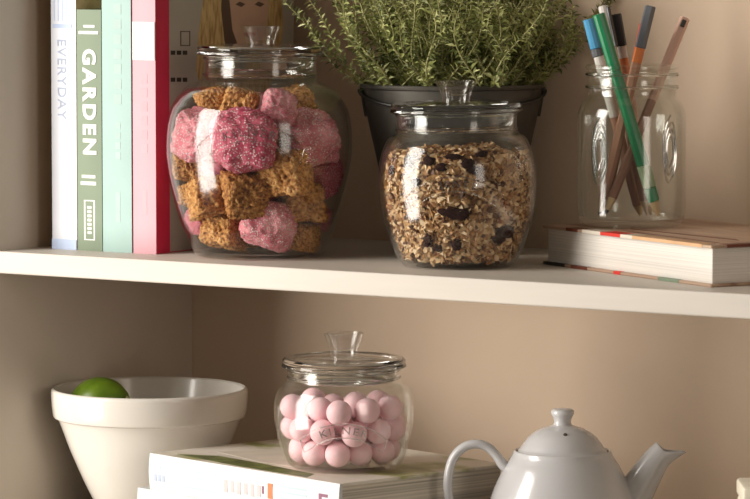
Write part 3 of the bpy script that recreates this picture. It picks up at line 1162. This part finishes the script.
def pen(name, label, top, bot, wt, wb, r, segs_, sides=12, clip=None):
    """segs_: (start share, end share, radius factor start, end, material, part name) from the top"""
    a = at_depth(top[0], top[1], mj, wt)
    b_ = at_depth(bot[0], bot[1], mj, wb)
    r *= 1.1
    ax = (a - b_)
    ln = ax.length
    q = ax.to_track_quat('Z', 'Y')
    root = thing(name, label, name.split('_')[-1], b_, q.to_euler())
    parts = []
    for s0, s1, f0, f1, m, pn in segs_:
        z1, z0 = ln * (1 - s0), ln * (1 - s1)
        bm = bmesh.new()
        e = min(0.0006, (z1 - z0) * 0.2)
        lathe(bm, [(0, z0), (r * f1 * 0.9, z0), (r * f1, z0 + e), (r * f0, z1 - e), (r * f0 * 0.88, z1), (0, z1)], sides)
        parts.append(from_bm(pn, bm, PM[m], root, sharp=0.5))
    if clip:
        s0, s1, m, phi = clip
        lf = q.inverted() @ (-FH)
        phi += math.atan2(lf.x, -lf.y)
        z1, z0 = ln * (1 - s0), ln * (1 - s1)
        bm = box_bm(-0.0017, 0.0017, -r * 1.55, -r * 0.98, z0, z1, 0.0004, 1)
        bmesh.ops.rotate(bm, verts=bm.verts, cent=(0, 0, 0), matrix=Matrix.Rotation(phi, 3, 'Z'))
        from_bm('clip', bm, PM[m], parts[0] if len(parts) else root, smooth=False)
    return root


pen('felt_pen', 'blue capped pen with dark band in the glass jar', (588.5, 19), (640.5, 215.5), 0.0119, 0.0061, 0.0036,
    [(0, 0.15, 1.15, 1.2, 'blue', 'cap'), (0.15, 0.19, 1.15, 1.15, 'slate', 'band'), (0.19, 0.5, 1, 1, 'white', 'barrel'), (0.5, 0.95, 1, 1, 'wood', 'barrel'), (0.95, 1, 0.9, 0.25, 'tan', 'tip')])
pen('felt_pen', 'thick bright green pen leaning across the glass jar', (598.5, 14), (658, 215.5), -0.0209, -0.021, 0.0040,
    [(0, 0.28, 1.1, 1.1, 'green', 'cap'), (0.28, 0.75, 1.05, 1.15, 'green', 'barrel'), (0.75, 0.86, 1.2, 1.2, 'palegreen', 'grip'), (0.86, 0.93, 1.1, 1.05, 'green', 'collar'), (0.93, 1, 0.95, 0.35, 'tan', 'tip')])
pen('ballpoint_pen', 'silver grey pen with dark clip in the glass jar', (603, 6), (647, 215.5), 0.0182, -0.0059, 0.0032,
    [(0, 0.3, 1.1, 1.1, 'silver', 'cap'), (0.3, 0.93, 1, 1, 'wood', 'barrel'), (0.93, 1, 0.9, 0.2, 'tan', 'tip')], clip=(0.01, 0.2, 'black', 0.9))
pen('felt_pen', 'black capped pen with orange band in the glass jar', (616, 14), (651, 215), 0.0221, 0.0125, 0.0033,
    [(0, 0.16, 1.2, 1.2, 'black', 'cap'), (0.16, 0.22, 1, 1, 'silver', 'barrel'), (0.22, 0.30, 1.02, 1.02, 'orange', 'band'), (0.30, 0.94, 1, 1, 'rose', 'barrel'), (0.94, 1, 0.9, 0.25, 'tan', 'tip')])
pen('wooden_pencil', 'slate ended wooden pencil in the glass jar', (650.5, 6), (599, 216), -0.0057, -0.0141, 0.0036,
    [(0, 0.20, 1.1, 1.1, 'slate', 'end_cap'), (0.20, 0.27, 1, 1, 'orange', 'band'), (0.27, 0.92, 1, 1, 'wood', 'barrel'), (0.92, 0.98, 1, 0.4, 'tan', 'sharpened_cone'), (0.98, 1, 0.4, 0.1, 'lead', 'lead_tip')], 6)
pen('wooden_pencil', 'thin red pencil behind the slate ended one in the glass jar', (643, 24), (605, 215), 0.0023, -0.0068, 0.0026,
    [(0, 0.3, 1, 1, 'red', 'barrel'), (0.3, 0.92, 1, 1, 'darkwood', 'barrel'), (0.92, 0.98, 1, 0.4, 'tan', 'sharpened_cone'), (0.98, 1, 0.4, 0.1, 'lead', 'lead_tip')], 6)
pen('wooden_pencil', 'rose metallic pencil leaning far out of the glass jar', (685, 18), (606, 214), 0.0103, -0.0226, 0.0032,
    [(0, 0.42, 1.15, 1.05, 'rose', 'barrel'), (0.42, 0.92, 1, 1, 'darkwood', 'barrel'), (0.92, 0.98, 1, 0.4, 'tan', 'sharpened_cone'), (0.98, 1, 0.4, 0.1, 'lead', 'lead_tip')], 6, clip=(0.015, 0.05, 'lead', 0.0))

# ------------------------------------------------------------------ zinc planter and thyme
pl = ony(452, 250, 0.193)
pl.z = 0.0
ps = mpp(pl)
root = thing('zinc_planter', 'dark zinc bucket planter holding the thyme behind the jars', 'planter', pl, (0, 0, TH))
RH = (252 - 85) * ps
rt, rbm = 91 * ps, 54 * ps
lathe_obj('bucket', [(0, 0.002), (rbm - 0.003, 0.002), (rbm - 0.002, 0), (rbm, 0), (rbm + 0.001, 0.004), (rt - 0.002, RH - 0.012), (rt - 0.0015, RH - 0.002), (rt - 0.0025, RH - 0.002), (rt - 0.0032, RH - 0.012), (rbm - 0.001, 0.006), (0, 0.004)], M['zinc'], root)
bm = bmesh.new()
tube(bm, [Vector(((rt - 0.001) * math.cos(2 * PI * k / 64), (rt - 0.001) * math.sin(2 * PI * k / 64), RH)) for k in range(65)], 0.0021, 8)
from_bm('rolled_rim', bm, M['zinc'], root)
bm = bmesh.new()
tube(bm, [Vector(((rt - 0.0045) * math.cos(2 * PI * k / 64), (rt - 0.0045) * math.sin(2 * PI * k / 64), RH - 0.011)) for k in range(65)], 0.0010, 6)
from_bm('bead', bm, M['zinc'], root)
for sg in (-1, 1):
    bm = box_bm(-0.0012, 0.0012, -0.009, 0.009, -0.024, 0.0005, 0.0008)
    bmesh.ops.transform(bm, matrix=Matrix.Translation((sg * (rt + 0.0005 - 0.0005), 0, RH - 0.001)) @ Matrix.Rotation(-sg * -0.17, 4, 'Y'), verts=bm.verts)
    from_bm('handle_ear', bm, M['zinc'], root)
bm = bmesh.new()
pts = []
for k in range(33):
    a = PI + PI * k / 32
    pts.append(Vector(((rt + 0.0015) * math.cos(a), (rt + 0.0005) * math.sin(a), RH - 0.004 - 0.013 * math.sin(PI * k / 32))))
tube(bm, pts, 0.0013, 8)
from_bm('bail_handle', bm, M['wire'], root)
SOILR = rt - 0.006
lathe_obj('soil', [(SOILR - 0.0015, RH - 0.03), (SOILR - 0.001, RH - 0.010), (SOILR * 0.6, RH - 0.007), (0, RH - 0.006)], M['soil'], root, 40)

plant = thing('thyme_plant', 'bushy green thyme plant growing in the zinc planter', 'plant', pl + Vector((0, 0, RH - 0.008)), (0, 0, TH))
lr = random.Random(21)
for i in range(230):
    # root spot, denser towards the room-facing half
    a = lr.uniform(0, 2 * PI)
    r0 = SOILR * 0.92 * math.sqrt(lr.random())
    p0 = Vector((r0 * math.cos(a), r0 * math.sin(a), 0))
    lean = p0 / SOILR
    ln = lr.uniform(0.075, 0.135)
    tilt = 0.10 + 0.62 * (r0 / SOILR) ** 1.3 + lr.gauss(0, 0.12)
    az = a + lr.gauss(0, 1.0)
    out = Vector((math.cos(az), math.sin(az), 0))
    if p0.y > 0.25 * SOILR:
        tilt *= 0.25          # the back of the bush is against the panel
    droop = lr.uniform(-0.2, 0.5) * tilt
    pts = []
    n = 12
    p = p0.copy()
    sway = lr.uniform(-0.5, 0.5)
    side = Vector((-out.y, out.x, 0))
    for k in range(n + 1):
        pts.append(p.copy())
        tt = tilt * (1.15 - 0.5 * k / n) + droop * (k / n) ** 2
        d = out * math.sin(tt) + Vector((0, 0, math.cos(tt))) + side * (0.45 * math.sin(sway * 6 + k * 0.5))
        p += d.normalized() * (ln / n)
        lim = (D - 0.004) - pl.y
        wp = B3 @ p
        if wp.y > lim:
            wp.y = lim
            p = B3.transposed() @ wp
    bm = bmesh.new()
    tube(bm, pts, [0.0009 - 0.0005 * k / n for k in range(n + 1)], 5)
    st_o = from_bm('sprig', bm, M['stem'], plant)
    vs, fs = [], []
    pairs = int(ln / 0.0028)
    for j in range(pairs):
        t = (j + 0.5) / pairs
        if t < 0.12 and lr.random() < 0.5:
            continue
        x = t * n
        k = min(int(x), n - 1)
        c = pts[k].lerp(pts[k + 1], x - k)
        tg = (pts[k + 1] - pts[k]).normalized()
        o1 = tg.orthogonal().normalized()
        ph = j * PI / 2 + lr.uniform(-0.5, 0.5)
        o1 = Matrix.Rotation(ph, 3, tg) @ o1
        for sg in (-1, 1):
            d = (o1 * sg + tg * lr.uniform(0.1, 1.0)).normalized()
            ll = lr.uniform(0.005, 0.011) * (1 - 0.25 * t)
            wv = d.cross(tg).normalized() * ll * lr.uniform(0.13, 0.22)
            up = wv.cross(d).normalized()
            i0 = len(vs)
            e = c + d * ll
            m1 = c + d * ll * 0.5
            vs += [c, m1 + wv + up * 0.0004, e - up * ll * 0.12, m1 - wv + up * 0.0004, m1 - up * 0.0004]
            fs += [(i0, i0 + 1, i0 + 4), (i0 + 1, i0 + 2, i0 + 4), (i0 + 2, i0 + 3, i0 + 4), (i0 + 3, i0, i0 + 4)]
    me = bpy.data.meshes.new('leaves')
    lim = (D - 0.001) - pl.y
    vv = []
    for v in vs:
        wv = B3 @ v
        if wv.y > lim:
            wv.y = lim
            v = B3.transposed() @ wv
        vv.append(tuple(v))
    me.from_pydata(vv, [], fs)
    lo = link('leaves', me, M['leaf'], st_o)
    lo['kind'] = 'stuff'

# ------------------------------------------------------------------ bowl and lime
bc = ony(150, 521, 0.0)
_r = ray(150, 521)
bc = CAM + _r * ((ZLOW - CAM.z) / _r.z)
xb = XL + 0.0815
yb = (bc.y)
bc = CAM + _r * ((xb - CAM.x) / _r.x)
bc.z = ZLOW
s = mpp(bc)
root = thing('mixing_bowl', 'cream stoneware basin with a thick rim holding a lime', 'bowl', bc, (0, 0, TH))
bh = (520 - 393) * s
op = [(48, 0), (51, 2), (54, 10), (63, 28), (72, 48), (80, 67), (87, 86), (90.5, 95), (91.5, 97.2), (94.5, 98), (96, 100), (97.4, 110), (98, 122), (97.4, 125.5), (95.5, 127)]
ip = [(93.5, 125.5), (92.5, 120), (88, 100), (80, 76), (66, 44), (52, 18), (40, 9), (0, 7)]
k = bh / (127 * s)
prof = catmull([Vector((a * s, h * s * k, 0)) for a, h in op], 4) + catmull([Vector((a * s, h * s * k, 0)) for a, h in ip], 4)
lathe_obj('basin', [Vector((0, 0.001, 0)), Vector((44 * s, 0.001, 0))] + prof, M['stoneware'], root, 96)
# lime resting against the inside wall
lc = at_depth(99, 406, bc, 0.0)
bm = bmesh.new()
bmesh.ops.create_uvsphere(bm, u_segments=36, v_segments=24, radius=1)
for v in bm.verts:
    z = v.co.z
    k_ = 1 + 0.10 * max(0, abs(z) - 0.86) / 0.14
    v.co = Vector((v.co.x * 0.0238, v.co.y * 0.0238, z * 0.0265 * k_))
lime = from_bm('lime', bm, M['lime'], None, lc, (0.5, 1.25, TH), sharp=3)
tag(lime, 'green lime resting inside the cream stoneware basin', 'lime')
bm = bmesh.new()
bmesh.ops.create_uvsphere(bm, u_segments=12, v_segments=8, radius=0.002)
from_bm('stem_scar', bm, M['stem'], lime, (0, 0, 0.0285), sharp=3)

# ------------------------------------------------------------------ teapot
tp = onz(562, 556, ZLOW)
s = mpp(tp)
root = thing('teapot', 'white china teapot with domed lid beside the stacked books', 'teapot', tp, (0, 0, TH))
tpz = lambda y: (556 - y) * s / math.cos(PITCH)
body = [(40, 556), (45, 554), (56, 546), (68, 530), (73, 514), (71.5, 498), (65.5, 482), (57.5, 466), (53, 459), (50, 454), (48.6, 450.5), (47.2, 449.6), (46, 450.6), (45.6, 454)]
bp = catmull([Vector((a * s, tpz(y), 0)) for a, y in body], 4)
bi = [Vector((max(p.x - 0.003, 0), max(p.y - 0.001, 0.004), 0)) for p in bp[4:-2]][::-1]
lathe_obj('pot_body', [Vector((0, 0.001, 0)), Vector((36 * s, 0.001, 0))] + bp + bi + [Vector((0, 0.004, 0))], M['china'], root, 80)
lidp = [(0, 456), (42, 456), (44.3, 454), (45, 451.5), (44, 449.5), (42, 447.5), (38, 441.5), (31, 434), (22, 428.5), (13, 425.6), (9.5, 424.2), (8.4, 421.5), (9.2, 417.5), (11.2, 413.8), (11.4, 411), (9.8, 408.8), (6, 407.9), (0, 407.7)]
lid = lathe_obj('lid', catmull([Vector((a * s, tpz(y), 0)) for a, y in lidp[2:]], 4)[::1] if False else [Vector((0, tpz(456), 0)), Vector((42 * s, tpz(456), 0))] + catmull([Vector((a * s, tpz(y), 0)) for a, y in lidp[2:11]], 4), M['china'], root, 72)
lathe_obj('knob', catmull([Vector((a * s, tpz(y), 0)) for a, y in [(9.8, 425.5)] + lidp[10:]], 4), M['china'], lid, 40, sharp=1.5)
# steam hole in the dome, facing the room
hr, hy = 17, 431.5
hpos = Vector((1.5 * s, -26 * s, tpz(431.6)))
bm = bmesh.new()
bmesh.ops.create_uvsphere(bm, u_segments=14, v_segments=10, radius=2.3 * s)
from_bm('steam_hole', bm, M['hole'], lid, hpos, sharp=3)


def loc2(px, py, w=0.0):
    return Vector(((px - 562) * s, w, tpz(py)))


hp = catmull([loc2(509, 468), loc2(503, 464.5), loc2(496, 455), loc2(488, 447), loc2(477, 443.5), loc2(464, 446.5), loc2(453.5, 457), loc2(448.5, 473), loc2(448, 492), loc2(453, 512), loc2(465, 527), loc2(482, 532), loc2(496, 528)], 4)
bm = bmesh.new()
rad = [(4.6 + 2.0 * max(0, 1 - i / 8)) * s for i in range(len(hp))]
tube(bm, hp, rad, 16, flat=(Vector((0, 1, 0)), 1.35))
from_bm('handle', bm, M['china'], root, sharp=1.2)
# spout: swept tube, wide at the body, ending in a slanted lip
sp = catmull([loc2(616, 520), loc2(628, 503), loc2(640, 484), loc2(650, 468), loc2(657, 457), loc2(663, 449.5)], 5)
bm = bmesh.new()
n = len(sp)
rad = [(24 - 13.5 * min(1, (i / (n - 1)) ** 0.75)) * s for i in range(n)]
rings = []
for i, p in enumerate(sp):
    tdir = (sp[min(i + 1, n - 1)] - sp[max(i - 1, 0)]).normalized()
    a = Vector((0, 1, 0))
    b_ = tdir.cross(a).normalized()
    f = i / (n - 1)
    rings.append((p, a, b_, rad[i], f, tdir))


def ringv(bm, p, a, b_, r, f, td, k, shrink=1.0):
    out = []
    for q in range(20):
        t = 2 * PI * q / 20
        v = p + a * (r * shrink * 0.92 * math.cos(t)) + b_ * (r * shrink * math.sin(t))
        # pouring lip: the outer lower side pushed out and flattened near the end
        if f > 0.6:
            g = (f - 0.6) / 0.4
            side = -math.sin(t)          # + towards the lower outer side
            v = v + Vector((1, 0, 0.32)) * (r * 1.45 * g ** 3 * max(0, side) ** 1.3)
            v = v + td * (-r * 0.12 * g * side)
        out.append(bm.verts.new(v))
    return out


outer = [ringv(bm, *rg, 0) for rg in rings]
inner = [ringv(bm, *rg, 0, 0.74) for rg in rings[::-1][:12]]
seq = outer + inner
for r0, r1 in zip(seq, seq[1:]):
    for k in range(20):
        k2 = (k + 1) % 20
        bm.faces.new((r0[k], r0[k2], r1[k2], r1[k]))
bm.faces.new(seq[-1])
from_bm('spout', bm, M['china'], root, sharp=1.3)

# ------------------------------------------------------------------ cream tin at the right edge
cp = onz(743.5, 593, ZLOW)
cs = mpp(cp)
M['cream_tin'] = plain('cream_enamel', (0.80, 0.74, 0.60), 0.35, 0.04, 30)
root = thing('storage_tin', 'cream enamel storage tin to the right of the teapot spout', 'tin', cp, (0, 0, TH))
ht = (593 - 487) * cs
from_bm('tin_body', box_bm(0, 0.07, 0, 0.055, 0, ht - 0.012, 0.003), M['cream_tin'], root)
from_bm('lid', box_bm(-0.0006, 0.0706, -0.0006, 0.0556, ht - 0.0125, ht, 0.0025), M['cream_tin'], root)
bm = bmesh.new()
tube(bm, [Vector((0.0085, 0.027, ht - 0.001)), Vector((0.0085, 0.027, ht + 0.003)), Vector((0.014, 0.027, ht + 0.008)), Vector((0.05, 0.027, ht + 0.008)), Vector((0.056, 0.027, ht + 0.003)), Vector((0.056, 0.027, ht - 0.001))], 0.0016, 8)
from_bm('handle', bm, M['wire'], root)
